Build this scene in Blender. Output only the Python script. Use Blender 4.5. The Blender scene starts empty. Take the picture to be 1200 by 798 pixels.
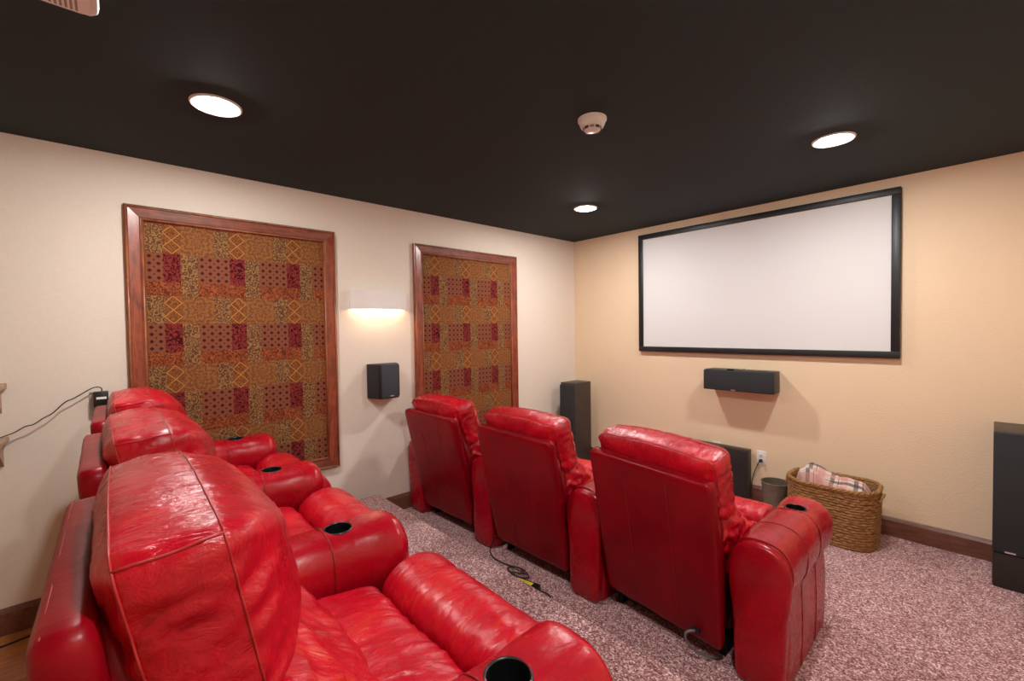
import bpy, bmesh, math, random
from mathutils import Vector, Matrix, noise
random.seed(4)
PI = math.pi
SC = bpy.context.scene
COL = SC.collection

# ------------------------------------------------------------------ camera, world, exposure
H = 2.433                       # ceiling height
F_PX, YAW, PITCH, ROLL = 513.18, 0.8329, 0.0249, -0.0141
CAM = Vector((3.2256, -3.9093, 1.4475))
fw = Vector((-math.sin(YAW)*math.cos(PITCH), math.cos(YAW)*math.cos(PITCH), -math.sin(PITCH)))
rt = Vector((math.cos(YAW), math.sin(YAW), 0)); up = rt.cross(fw)
r2 = rt*math.cos(ROLL) + up*math.sin(ROLL); u2 = -rt*math.sin(ROLL) + up*math.cos(ROLL)
cd = bpy.data.cameras.new('camera'); cam = bpy.data.objects.new('camera', cd); COL.objects.link(cam)
cd.sensor_fit = 'HORIZONTAL'; cd.sensor_width = 36.0; cd.lens = 36.0*F_PX/1200.0
cd.clip_start = 0.02; cd.clip_end = 50
cam.matrix_world = Matrix(((r2.x, u2.x, -fw.x, CAM.x), (r2.y, u2.y, -fw.y, CAM.y), (r2.z, u2.z, -fw.z, CAM.z), (0, 0, 0, 1)))
SC.camera = cam
w = bpy.data.worlds.new('world'); SC.world = w; w.use_nodes = True
w.node_tree.nodes['Background'].inputs[0].default_value = (0.9, 0.8, 0.7, 1)
w.node_tree.nodes['Background'].inputs[1].default_value = 0.05
SC.view_settings.view_transform = 'Standard'; SC.view_settings.look = 'None'
SC.view_settings.gamma = 1.0; SC.view_settings.use_curve_mapping = False
SC.view_settings.exposure = 1.70
LAMP = 195.0                     # radiance of the recessed ceiling lamps
LAMP_COL = (0.97, 0.96, 0.93)
SCONCE = 22.0

# ------------------------------------------------------------------ node helpers
class Mat:
    def __init__(self, name):
        self.m = bpy.data.materials.new(name); self.m.use_nodes = True
        self.nt = self.m.node_tree; self.nt.nodes.clear()
        self.out = self.nt.nodes.new('ShaderNodeOutputMaterial')
        self.b = self.nt.nodes.new('ShaderNodeBsdfPrincipled')
        self.nt.links.new(self.b.outputs[0], self.out.inputs[0])
    def node(self, t, **kw):
        n = self.nt.nodes.new(t)
        for k, v in kw.items(): setattr(n, k, v)
        return n
    def put(self, sock, v):
        if isinstance(v, X): v = v.s
        if hasattr(v, 'links'): self.nt.links.new(v, sock)
        else:
            if isinstance(v, (tuple, list)) and len(v) == 3 and sock.type == 'RGBA': v = (*v, 1)
            sock.default_value = v
    def set(self, **kw):
        for k, v in kw.items(): self.put(self.b.inputs[k.replace('_', ' ')], v)
        return self
    def math(self, op, a, b=0.0, c=None):
        n = self.node('ShaderNodeMath', operation=op); self.put(n.inputs[0], a); self.put(n.inputs[1], b)
        if c is not None: self.put(n.inputs[2], c)
        return X(self, n.outputs[0])
    def coord(self, which='Object', scale=None, rot=None):
        s = self.node('ShaderNodeTexCoord').outputs[which]
        if scale or rot:
            mp = self.node('ShaderNodeMapping'); self.nt.links.new(s, mp.inputs[0])
            if scale: mp.inputs['Scale'].default_value = scale
            if rot: mp.inputs['Rotation'].default_value = rot
            s = mp.outputs[0]
        return s
    def xyz(self, s):
        n = self.node('ShaderNodeSeparateXYZ'); self.nt.links.new(s, n.inputs[0])
        return [X(self, o) for o in n.outputs]
    def combine(self, x, y, z):
        n = self.node('ShaderNodeCombineXYZ')
        for i, v in enumerate((x, y, z)): self.put(n.inputs[i], v)
        return n.outputs[0]
    def noise(self, vec, scale, detail=3, rough=0.55, dist=0.0):
        n = self.node('ShaderNodeTexNoise'); self.nt.links.new(vec, n.inputs['Vector'])
        n.inputs['Scale'].default_value = scale; n.inputs['Detail'].default_value = detail
        n.inputs['Roughness'].default_value = rough; n.inputs['Distortion'].default_value = dist
        return X(self, n.outputs[0])
    def voronoi(self, vec, scale, feature='F1', out='Distance', rand=1.0):
        n = self.node('ShaderNodeTexVoronoi', feature=feature); self.nt.links.new(vec, n.inputs['Vector'])
        n.inputs['Scale'].default_value = scale; n.inputs['Randomness'].default_value = rand
        return X(self, n.outputs[out])
    def wave(self, vec, scale, dist=0.0, detail=2, kind='BANDS', dirn='X', dscale=1.0):
        n = self.node('ShaderNodeTexWave', wave_type=kind); self.nt.links.new(vec, n.inputs['Vector'])
        if kind == 'BANDS': n.bands_direction = dirn
        n.inputs['Scale'].default_value = scale; n.inputs['Distortion'].default_value = dist
        n.inputs['Detail'].default_value = detail; n.inputs['Detail Scale'].default_value = dscale
        return X(self, n.outputs[1])
    def mix(self, f, a, b):
        n = self.node('ShaderNodeMix', data_type='RGBA'); self.put(n.inputs[0], f)
        self.put(n.inputs[6], a); self.put(n.inputs[7], b); return n.outputs[2]
    def ramp(self, f, stops):
        n = self.node('ShaderNodeValToRGB'); self.put(n.inputs[0], f); e = n.color_ramp.elements
        while len(e) < len(stops): e.new(0.5)
        for i, (p, c) in enumerate(stops): e[i].position = p; e[i].color = (*c, 1)
        return n.outputs[0]
    def bump(self, h, strength=0.3, dist=0.002, prev=None):
        n = self.node('ShaderNodeBump'); self.put(n.inputs['Height'], h)
        n.inputs['Strength'].default_value = strength; n.inputs['Distance'].default_value = dist
        if prev is not None: self.nt.links.new(prev, n.inputs['Normal'])
        return n.outputs[0]
class X:
    def __init__(self, m, s): self.m, self.s = m, s
    def _o(self, op, o): return self.m.math(op, self, o)
    def __add__(self, o): return self._o('ADD', o)
    def __sub__(self, o): return self._o('SUBTRACT', o)
    def __mul__(self, o): return self._o('MULTIPLY', o)
    def __truediv__(self, o): return self._o('DIVIDE', o)
    def lt(self, o): return self._o('LESS_THAN', o)
    def gt(self, o): return self._o('GREATER_THAN', o)
    def fract(self): return self.m.math('FRACT', self)
    def abs(self): return self.m.math('ABSOLUTE', self)
    def sin(self): return self.m.math('SINE', self)
    def min(self, o): return self._o('MINIMUM', o)
    def max(self, o): return self._o('MAXIMUM', o)
    def step(self, lo, hi):
        n = self.m.node('ShaderNodeMapRange', interpolation_type='SMOOTHSTEP'); self.m.put(n.inputs[0], self)
        n.inputs[1].default_value = lo; n.inputs[2].default_value = hi; return X(self.m, n.outputs[0])

MATS = {}
def plain(name, col, rough=0.5, metal=0.0, noise_amt=0.0, nscale=20, coat=0.0, emit=0.0, bump=0.0, bscale=200):
    m = Mat(name); c = m.coord()
    if noise_amt:
        n = m.noise(c, nscale)
        m.set(Base_Color=m.mix(n, tuple(v*(1-noise_amt) for v in col), tuple(min(1, v*(1+noise_amt)) for v in col)))
    else: m.set(Base_Color=col)
    m.set(Roughness=rough, Metallic=metal)
    if coat: m.set(Coat_Weight=coat, Coat_Roughness=0.15)
    if emit: m.set(Emission_Color=col, Emission_Strength=emit)
    if bump: m.set(Normal=m.bump(m.noise(c, bscale, 2), bump, 0.001))
    MATS[name] = m.m; return m.m

# ---- leather
def leather(name, light, dark, mottle, rough, bs, spec):
    m = Mat(name); c = m.coord()
    n1 = m.noise(c, 3.2, 3, 0.6, 0.4); n2 = m.noise(c, 11, 4, 0.6, 0.8)
    st = m.noise(m.coord(scale=(6, 1.3, 1.3)), 6, 4, 0.6, 1.2)
    base = m.mix(n1.step(0.35, 0.68), dark, light)
    wf = (n1*0.55 + st*0.45).step(0.53, 0.70)*0.55
    col = m.mix(wf, base, mottle)  # second tone mottled over the base by noise
    m.set(Base_Color=col, Roughness=(n2*0.16 + (rough-0.08)), Coat_Weight=0.05, Coat_Roughness=0.22)
    m.set(Specular_IOR_Level=spec)
    b1 = m.bump(st, 0.42*bs, 0.010)
    b2 = m.bump(m.noise(m.coord(scale=(2.8, 1.0, 1.0)), 24, 4, 0.62, 1.4), 0.42*bs, 0.004, b1)
    b3 = m.bump(m.voronoi(c, 330, 'DISTANCE_TO_EDGE').step(0.0, 0.25), 0.06*min(1.0, bs), 0.0005, b2)
    m.set(Normal=b3)
    MATS[name] = m.m
leather('leather', (0.57, 0.0024, 0.018), (0.40, 0.0015, 0.011), (0.68, 0.062, 0.015), 0.28, 1.4, 0.46)
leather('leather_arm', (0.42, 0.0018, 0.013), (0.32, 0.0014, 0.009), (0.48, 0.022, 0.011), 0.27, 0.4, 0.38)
leather('leather_shaded', (0.265, 0.0011, 0.0075), (0.20, 0.001, 0.006), (0.27, 0.0025, 0.0075), 0.36, 0.25, 0.18)  # same leather darkened, the shade on the backs put into its colour
plain('leather_seam', (0.24, 0.004, 0.008), 0.5)
plain('leather_piping', (0.40, 0.018, 0.020), 0.45)
plain('stitch', (0.34, 0.018, 0.018), 0.55)
plain('black_steel', (0.012, 0.011, 0.011), 0.5, 0.6)
plain('black_plastic', (0.012, 0.012, 0.013), 0.35)
plain('cup_black', (0.004, 0.005, 0.006), 0.3)
plain('cup_rim', (0.035, 0.033, 0.034), 0.25, 0.3)
plain('cable_black', (0.012, 0.012, 0.012), 0.5)
plain('cable_grey', (0.16, 0.16, 0.17), 0.4)
plain('white_plastic', (0.78, 0.76, 0.74), 0.35)
plain('cream_plaster', (0.84, 0.80, 0.76), 0.75, bump=0.1)
plain('grey_plate', (0.42, 0.41, 0.40), 0.35)
plain('speaker_cloth', (0.022, 0.023, 0.026), 0.85, noise_amt=0.3, nscale=600, bump=0.3, bscale=900)
plain('speaker_cloth_blue', (0.040, 0.045, 0.058), 0.8, noise_amt=0.3, nscale=600, bump=0.3, bscale=900)
plain('speaker_box', (0.020, 0.017, 0.016), 0.42, noise_amt=0.3, nscale=40)
plain('speaker_wood', (0.045, 0.030, 0.024), 0.45, noise_amt=0.4, nscale=30)
plain('silver', (0.75, 0.72, 0.68), 0.3, 0.8)
plain('bin_metal', (0.20, 0.165, 0.125), 0.42, 0.45, noise_amt=0.35, nscale=25)
plain('yellow_label', (0.75, 0.62, 0.04), 0.5)
plain('lens_glass', (0.02, 0.02, 0.03), 0.05, coat=1.0)
plain('dark_vent', (0.05, 0.045, 0.045), 0.6)
plain('print_grey', (0.30, 0.28, 0.27), 0.6)
plain('label_white', (0.88, 0.88, 0.87), 0.5)
m = Mat('lamp_glow'); m.set(Base_Color=(1, 1, 1), Emission_Color=LAMP_COL, Emission_Strength=LAMP); MATS['lamp_glow'] = m.m
m = Mat('sconce_glow'); m.set(Base_Color=(1, 1, 1), Emission_Color=(1.0, 0.78, 0.52), Emission_Strength=SCONCE); MATS['sconce_glow'] = m.m

# ---- walls
def wall_mat(name, col, weave):
    m = Mat(name); c = m.coord()
    if weave:
        h = m.noise(m.coord(scale=(1, 420, 22)), 1.0, 3, 0.6); v = m.noise(m.coord(scale=(1, 22, 420)), 1.0, 3, 0.6)
        t = h*0.5 + v*0.5
        m.set(Base_Color=m.mix(t.step(0.35, 0.65), tuple(x*0.955 for x in col), tuple(min(1, x*1.035) for x in col)), Roughness=0.75, Normal=m.bump(t, 0.25, 0.0015))
    else:
        t = m.noise(c, 95, 4, 0.6); t2 = m.noise(c, 2.0, 2)
        m.set(Base_Color=m.mix(t2, tuple(x*0.97 for x in col), tuple(min(1, x*1.03) for x in col)), Roughness=0.7, Normal=m.bump(t.step(0.35, 0.7), 0.22, 0.003))
    MATS[name] = m.m
wall_mat('wallpaper', (0.80, 0.695, 0.60), True)
wall_mat('wall_paint', (0.83, 0.63, 0.435), False)
m = Mat('ceiling_black'); c = m.coord(); t = m.noise(c, 160, 4, 0.7)
m.set(Base_Color=m.mix(t, (0.0095, 0.0165, 0.0200), (0.019, 0.032, 0.038)), Roughness=0.9, Normal=m.bump(t, 0.5, 0.003)); MATS['ceiling_black'] = m.m
m = Mat('carpet'); c = m.coord()
v = m.voronoi(c, 175, out='Color'); n = m.noise(c, 120, 3, 0.7); n3 = m.noise(c, 3, 2)
sp = m.node('ShaderNodeSeparateColor'); m.nt.links.new(v.s, sp.inputs[0]); rnd = X(m, sp.outputs[0])
t = (rnd*0.7 + n*0.3)
col = m.ramp(t, [(0.14, (0.10, 0.020, 0.028)), (0.36, (0.30, 0.115, 0.125)), (0.54, (0.47, 0.235, 0.235)), (0.70, (0.66, 0.40, 0.39)), (0.84, (0.98, 0.78, 0.75))])
col = m.mix(n3*0.2, col, (0.30, 0.13, 0.14))
m.set(Base_Color=col, Roughness=0.95, Normal=m.bump(t, 0.8, 0.006), Sheen_Weight=0.15); MATS['carpet'] = m.m
def wood(name, a, b, rough, axis, coat=0.3, scale=1.0, c=(0, 0, 0)):
    m = Mat(name); sc = [7*scale]*3; sc[axis] = 0.8*scale
    q = m.coord(scale=tuple(sc)); n = m.noise(q, 6, 5, 0.6, 1.2); n2 = m.noise(m.coord(), 9, 3, 0.6, 1.5)
    m.set(Base_Color=m.mix((n*0.7 + n2*0.3).step(0.32, 0.66), a, b), Roughness=rough, Coat_Weight=coat, Coat_Roughness=0.2, Normal=m.bump(n, 0.1, 0.001))
    MATS[name] = m.m
wood('frame_wood_v', (0.13, 0.020, 0.009), (0.34, 0.064, 0.022), 0.32, 2, 0.4)
wood('frame_wood_h', (0.10, 0.020, 0.014), (0.25, 0.060, 0.034), 0.30, 1, 0.5)
wood('frame_bead', (0.20, 0.06, 0.022), (0.42, 0.17, 0.07), 0.35, 2, 0.4)
wood('base_wood', (0.11, 0.038, 0.022), (0.21, 0.078, 0.046), 0.45, 0, 0.1)
wood('shelf_wood', (0.30, 0.17, 0.10), (0.45, 0.28, 0.17), 0.5, 1, 0.1)
wood('plank_wood', (0.40, 0.13, 0.030), (0.66, 0.28, 0.085), 0.3, 1, 0.4)

# ---- patchwork tapestry cloth (flat print)
def tapestry():
    m = Mat('tapestry'); c = m.coord(); _, y, z = m.xyz(c)
    U = (y - 0.084)/0.328; V = (z*-1.0 + 1.36)/0.405          # z measured from the inner bottom edge
    u = U.fract(); v = V.fract()
    fine = m.noise(c, 220, 3, 0.7); mid = m.noise(c, 42, 3, 0.6, 2.2)
    swirl = m.voronoi(c, 34); ring = ((swirl*17.0) + mid*9.0).sin()
    curl = ((m.noise(c, 30, 1, 0.5, 1.6))*26.0).sin()
    # paisley column
    pais = m.mix(ring.step(-0.1, 0.5), (0.085, 0.034, 0.017), (0.30, 0.150, 0.052))
    pais = m.mix(fine.step(0.45, 0.65)*0.5, pais, (0.20, 0.11, 0.05))
    # gold medallion
    mu = (u - 0.50).abs()*0.328; mv = (v - 0.80).abs()*0.405
    rad = m.math('SQRT', mu*mu + mv*mv)
    ang = m.math('ARCTAN2', mv, mu)
    pet = (rad*190.0 + (ang*8.0).sin()*2.0 + mid*12.0).sin()
    med = m.mix(pet.step(-0.2, 0.5), (0.155, 0.050, 0.018), (0.29, 0.105, 0.028))
    med = m.mix(fine.step(0.45, 0.65)*0.6, med, (0.20, 0.115, 0.05))
    # lattice
    lu = u*4.0; lv = (v - 0.605)*5.063
    d1 = ((lu + lv).fract() - 0.5).abs(); d2 = ((lu - lv).fract() - 0.5).abs()
    lat = m.mix(d1.min(d2).lt(0.032), m.mix(ring.step(-0.4, 0.8), (0.15, 0.045, 0.014), (0.25, 0.090, 0.026)), (0.46, 0.22, 0.06))
    # dotted
    du = (u*8.0).fract() - 0.5; dv = (v*9.9).fract() - 0.5
    dia = (du.abs() + dv.abs()).lt(0.27)
    du2 = (u*8.0 + 0.5).fract() - 0.5; dv2 = (v*9.9 + 0.5).fract() - 0.5
    dia2 = (du2.abs() + dv2.abs()).lt(0.13)
    dot = m.mix(dia.max(dia2), m.mix(fine, (0.17, 0.055, 0.027), (0.23, 0.075, 0.038)), (0.06, 0.007, 0.008))
    # scroll band
    scr = m.mix(curl.step(-0.25, 0.35), (0.11, 0.024, 0.010), (0.30, 0.078, 0.025))
    # burgundy leaf square
    leafn = m.noise(c, 30, 1, 0.5, 2.5); lf = ((leafn*15.0).sin())
    burg = m.mix(lf.step(0.1, 0.5), (0.050, 0.001, 0.003), (0.20, 0.028, 0.024))
    isb = u.lt(0.25); isp = u.lt(0.5)
    row1 = m.mix(isb, m.mix(isp, dot, pais), burg)
    row2 = m.mix(isb, m.mix(isp, scr, pais), scr)
    row3 = m.mix(isb, m.mix(u.lt(0.75), pais, med), lat)
    col = m.mix(v.lt(0.407), m.mix(v.lt(0.605), row3, row2), row1)
    m.set(Base_Color=col, Roughness=0.85, Specular_IOR_Level=0.15, Normal=m.bump(fine, 0.3, 0.001)); MATS['tapestry'] = m.m
tapestry()
# ---- plaid, rope, screen
m = Mat('plaid'); uv = m.node('ShaderNodeUVMap').outputs[0]; a, b, _ = m.xyz(uv)
def stripe(x, per, off, wd): return (((x + off)/per).fract() - 0.5).abs().lt(wd/per/2)
fz = m.noise(m.coord(), 300, 2)
col = m.mix(fz, (0.62, 0.46, 0.40), (0.74, 0.62, 0.55))
for ax in (a, b):
    col = m.mix(stripe(ax, 0.15, 0.00, 0.045)*0.55, col, (0.55, 0.22, 0.20))
    col = m.mix(stripe(ax, 0.15, 0.075, 0.028)*0.75, col, (0.035, 0.030, 0.035))
    col = m.mix(stripe(ax, 0.15, 0.035, 0.006)*0.8, col, (0.30, 0.06, 0.06))
m.set(Base_Color=col, Roughness=0.95, Sheen_Weight=0.2, Normal=m.bump(fz, 0.5, 0.003)); MATS['plaid'] = m.m
m = Mat('rope'); c = m.coord(); n = m.noise(m.coord(scale=(1, 1, 5)), 35, 4, 0.65); n2 = m.noise(c, 160, 3, 0.7)
m.set(Base_Color=m.ramp(n*0.6 + n2*0.4, [(0.30, (0.10, 0.032, 0.009)), (0.47, (0.30, 0.130, 0.036)), (0.66, (0.56, 0.33, 0.12))]), Roughness=0.7, Normal=m.bump(n2, 1.0, 0.006)); MATS['rope'] = m.m
m = Mat('screen_cloth'); n = m.noise(m.coord(), 500, 2); m.set(Base_Color=m.mix(n, (0.70, 0.685, 0.685), (0.74, 0.725, 0.725)), Roughness=0.8); MATS['screen_cloth'] = m.m
plain('screen_frame', (0.010, 0.010, 0.011), 0.45)

# ------------------------------------------------------------------ object helpers
def part(name, me, mat, parent=None, loc=(0, 0, 0), rot=(0, 0, 0)):
    o = bpy.data.objects.new(name, me); COL.objects.link(o)
    if mat and not me.materials: me.materials.append(MATS[mat])
    o.location = loc; o.rotation_euler = rot
    if parent: o.parent = parent
    return o
def tag(o, label, cat, group=None):
    o['label'] = label; o['category'] = cat
    if group: o['group'] = group
    return o
def thing(name, label, cat, loc=(0, 0, 0), rz=0.0, group=None):
    o = bpy.data.objects.new(name, None); COL.objects.link(o); o.empty_display_size = 0.1
    o.location = loc; o.rotation_euler = (0, 0, rz); return tag(o, label, cat, group)
def struct(name, me, mat, parent=None, loc=(0, 0, 0)):
    o = part(name, me, mat, parent, loc)
    if not parent: o['kind'] = 'structure'
    return o
def finish(bm, smooth=None):
    bmesh.ops.recalc_face_normals(bm, faces=bm.faces)
    me = bpy.data.meshes.new('mesh'); bm.to_mesh(me); bm.free()
    if smooth is not None:
        me.polygons.foreach_set('use_smooth', [True]*len(me.polygons))
        if smooth < 180: me.set_sharp_from_angle(angle=math.radians(smooth))
    return me
def box(x0, x1, y0, y1, z0, z1, bev=0.0, seg=2):
    bm = bmesh.new(); bmesh.ops.create_cube(bm, size=1)
    for v in bm.verts: v.co = Vector(((x0+x1)/2 + v.co.x*(x1-x0), (y0+y1)/2 + v.co.y*(y1-y0), (z0+z1)/2 + v.co.z*(z1-z0)))
    if bev: bmesh.ops.bevel(bm, geom=bm.edges[:], offset=bev, segments=seg, profile=0.5, affect='EDGES')
    return finish(bm, 40 if bev else None)
def rings_mesh(rings, cap=(True, True), closed=True, smooth=180, deform=None, loop=False, uv=None):
    n = len(rings[0]); vs = []; fs = []
    for r in rings: vs += [tuple(p) for p in r]
    R = len(rings)
    for i in range(R if loop else R-1):
        j = (i+1) % R
        for k in range(n if closed else n-1):
            l = (k+1) % n; fs.append((i*n+k, i*n+l, j*n+l, j*n+k))
    if not loop:
        for e, idx in ((cap[0], 0), (cap[1], R-1)):
            if e:
                cc = sum((Vector(p) for p in rings[idx]), Vector())/n; ci = len(vs); vs.append(tuple(cc))
                for k in range(n): fs.append((idx*n+k, idx*n+(k+1) % n, ci))
    me = bpy.data.meshes.new('m'); me.from_pydata(vs, [], fs)
    bm = bmesh.new(); bm.from_mesh(me); bpy.data.meshes.remove(me)
    bmesh.ops.recalc_face_normals(bm, faces=bm.faces); bm.normal_update()
    if deform:
        for v, co in [(v, deform(v.co, v.normal)) for v in bm.verts]: v.co = co
    return finish(bm, smooth)
def lathe(prof, seg=32, c=(0, 0, 0), smooth=35, cap=True):
    rings = [[(c[0]+r*math.cos(2*PI*k/seg), c[1]+r*math.sin(2*PI*k/seg), c[2]+z) for k in range(seg)] for r, z in prof]
    return rings_mesh(rings, (cap and prof[0][0] > 1e-5, cap and prof[-1][0] > 1e-5), smooth=smooth)
def crom(pts, per=8, closed=False):
    P = [Vector(p) for p in pts]; n = len(P); out = []
    for i in range(n if closed else n-1):
        if closed: a, b, c, d = P[i-1], P[i], P[(i+1) % n], P[(i+2) % n]
        else: a, b, c, d = P[max(i-1, 0)], P[i], P[i+1], P[min(i+2, n-1)]
        for k in range(per):
            t = k/per
            out.append(0.5*((2*b) + (c-a)*t + (2*a-5*b+4*c-d)*t*t + (3*b-a-3*c+d)*t**3))
    if not closed: out.append(P[-1])
    return out
def resample(P, n):                                   # closed loop, even spacing
    L = [0]
    for i in range(len(P)): L.append(L[-1] + (P[(i+1) % len(P)]-P[i]).length)
    out = []; j = 0
    for k in range(n):
        s = L[-1]*k/n
        while L[j+1] < s: j += 1
        t = (s-L[j])/max(1e-9, L[j+1]-L[j]); out.append(P[j].lerp(P[(j+1) % len(P)], t))
    return out
def tube(path, r, seg=8, closed=False, smooth=180):
    P = [Vector(p) for p in path]; n = len(P); rings = []; nrm = None
    for i in range(n):
        t = (P[(i+1) % n]-P[i-1]) if closed else (P[min(i+1, n-1)]-P[max(i-1, 0)])
        t.normalize()
        if nrm is None:
            nrm = Vector((0, 0, 1)) if abs(t.z) < 0.9 else Vector((1, 0, 0))
        nrm = (nrm - t*nrm.dot(t)).normalized(); b = t.cross(nrm)
        rr = r(i/n) if callable(r) else r
        rings.append([P[i] + (nrm*math.cos(2*PI*k/seg) + b*math.sin(2*PI*k/seg))*rr for k in range(seg)])
    return rings_mesh(rings, (True, True), smooth=smooth, loop=closed)
def join(*mes, smooth=None):
    bm = bmesh.new()
    for me in mes: bm.from_mesh(me); bpy.data.meshes.remove(me)
    me = bpy.data.meshes.new('mesh'); bm.to_mesh(me); bm.free(); return me
def prism(poly, axis, a, b, bev=0.0):                 # poly of 2D points, extruded along axis
    def mk(p, t): return (t, p[0], p[1]) if axis == 0 else ((p[0], t, p[1]) if axis == 1 else (p[0], p[1], t))
    bm = bmesh.new(); A = [bm.verts.new(mk(p, a)) for p in poly]; B = [bm.verts.new(mk(p, b)) for p in poly]
    bm.faces.new(A); bm.faces.new(B)
    for k in range(len(poly)): bm.faces.new((A[k], A[(k+1) % len(poly)], B[(k+1) % len(poly)], B[k]))
    bmesh.ops.recalc_face_normals(bm, faces=bm.faces)
    if bev: bmesh.ops.bevel(bm, geom=bm.edges[:], offset=bev, segments=2, profile=0.5, affect='EDGES')
    return finish(bm, 40 if bev else None)
def fbm(x, y, z): return noise.fractal(Vector((x, y, z)), 0.9, 2.0, 4)
def nz(x, y, z): return noise.noise(Vector((x, y, z)))
def copy_tree(o, parent=None):
    c = o.copy(); COL.objects.link(c); c.parent = parent
    for ch in list(o.children): copy_tree(ch, c)
    return c

# ------------------------------------------------------------------ the room
RX, RY = 3.65, -5.20
PZ, PY0, PY1, PX0, PX1 = 0.235, -4.02, -2.475, 0.13, 2.95       # carpeted platform under the rear row
struct('floor', box(0, RX, PY0, 0, -0.1, 0), 'carpet')
struct('floor_riser', box(PX0, PX1, PY0, PY1, 0.0, PZ, 0.012, 3), 'carpet')
rear = struct('floor_rear', box(0, RX, RY, PY0, -0.1, -0.018), 'plank_wood')
planks = {}
for i in range(46):
    x0 = 0.0 + i*0.08
    if x0 + 0.08 > RX: break
    cut = random.choice((-4.75, -4.55, -4.9, -4.35))
    for y0, y1 in ((RY, cut), (cut, PY0)):
        key = round(y1-y0, 3)
        if key not in planks: planks[key] = box(0.0008, 0.0792, 0.0008, y1-y0-0.0008, -0.018, 0.0, 0.0015, 1)
        struct('plank', planks[key], 'plank_wood', rear, (x0, y0, 0))
struct('wall_left', box(-0.12, 0, RY, 0.12, -0.1, H), 'wallpaper')
struct('wall_back', box(0, RX, 0, 0.12, -0.1, H), 'wall_paint')
struct('wall_right', box(RX, RX+0.12, RY, 0.12, -0.1, H), 'wall_paint')
struct('wall_rear', box(-0.12, RX+0.12, RY-0.12, RY, -0.1, H), 'wall_paint')
struct('ceiling', box(-0.12, RX+0.12, RY-0.12, 0.12, H, H+0.1), 'ceiling_black')
def base_prof(t, h): return [(0, 0), (t, 0), (t, h-0.022), (t*0.55, h-0.006), (t*0.3, h), (0, h)]
struct('baseboard_left', prism([(x, z) for x, z in base_prof(0.018, 0.128)], 1, RY, -0.019), 'base_wood')
struct('baseboard_back', prism([(-x, z) for x, z in base_prof(0.018, 0.128)], 0, 0.0, RX), 'base_wood')
struct('baseboard_right', prism([(RX-x, z) for x, z in base_prof(0.018, 0.128)], 1, RY, -0.019), 'base_wood')

# ------------------------------------------------------------------ recliners
def rrect(w, h, r, n, ex=2.4):
    P = []
    for cx, cz, a0 in ((w-r, h-r, 0), (-w+r, h-r, PI/2), (-w+r, -h+r, PI), (w-r, -h+r, 1.5*PI)):
        for k in range(9):
            a = a0 + PI/2*k/8; P.append(Vector((cx + r*math.cos(a), cz + r*math.sin(a), 0)))
    return resample(P, n)

# pillow: boxed head cushion with a gusset between two piped seams, built in the back frame (x, forward a, up b)
PIL_C, PIL_A0, PIL_A1 = 0.700, 0.092, 0.210
def build_pillow():
    n = 300; base = rrect(0.288, 0.148, 0.036, n)
    st = []
    for k in range(13):                              # back face bulge
        s = math.sin(PI/2*(k/12.0)); s = max(s, 0.02); st.append((PIL_A0 - 0.040*(1-s**2.6)**0.75, s))
    for k in range(1, 7):
        t = k/6; st.append((PIL_A0 + (PIL_A1-PIL_A0)*t, 1.0 + 0.035*math.sin(PI*t)))
    for k in range(1, 16):                           # front face bulge
        s = math.cos(PI/2*(k/15.0)); s = max(s, 0.02); st.append((PIL_A1 + 0.115*(1-s**2.4)**0.72, s))
    def pos(a, s, p):
        x = p.x*s; b = p.y*s
        kk = max(0.0, min(1.0, (b+0.05)/0.18)); sag = -0.008*(x/0.29)**2*kk     # crown of the top edge
        top = 0.012*math.cos(x*5.2)*max(0, b/0.15)
        dr = -0.10*(b - 0.0)                          # slight forward lean of the lower half
        return Vector((x, a + dr, PIL_C + b + sag + top))
    rings = [[pos(a, s, p) for p in base] for a, s in st]
    def deform(co, no):
        x, a, b = co
        e = max(0, abs(x)-0.14)/0.15
        d = 0.0022*(1-abs(nz(x*30 + 3*nz(x*4, a*8, b*6), a*5, b*6))*2.0)*max(0.0, nz(x*5, a*6, b*6)+0.5) + 0.0035*nz(x*9, a*12, b*12) + 0.0018*nz(x*30+3, a*7, b*16) + (0.0010+0.006*e*e)*nz(a*30+9, b*34, x*9) + 0.0030*e*e*math.sin(b*80 + 6*nz(a*14, x*10, b*9))
        return co + no*d
    me = rings_mesh(rings, smooth=180, deform=deform)
    seams = []
    for a in (PIL_A0, PIL_A1):
        loop = []
        for p in base:
            q = pos(a, 1.0, p); no = Vector((p.x*0.5, 0, p.y)).normalized(); loop.append(deform(q, no) + no*0.0006)
        seams.append(tube(loop, 0.0019, 6, closed=True))
    # cross seam at each gusset corner
    for sx in (-1, 1):
        pts = []
        for k in range(13):
            t = k/12; a = PIL_A0 + (PIL_A1-PIL_A0)*t; s = 1.0 + 0.035*math.sin(PI*t)
            p = Vector((sx*0.2773, 0.1375, 0)); q = pos(a, s, p); no = Vector((sx*0.7, 0, 0.7)); pts.append(deform(q, no) + no*0.0008)
        seams.append(tube(pts, 0.0022, 6))
    return me, seams
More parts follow.
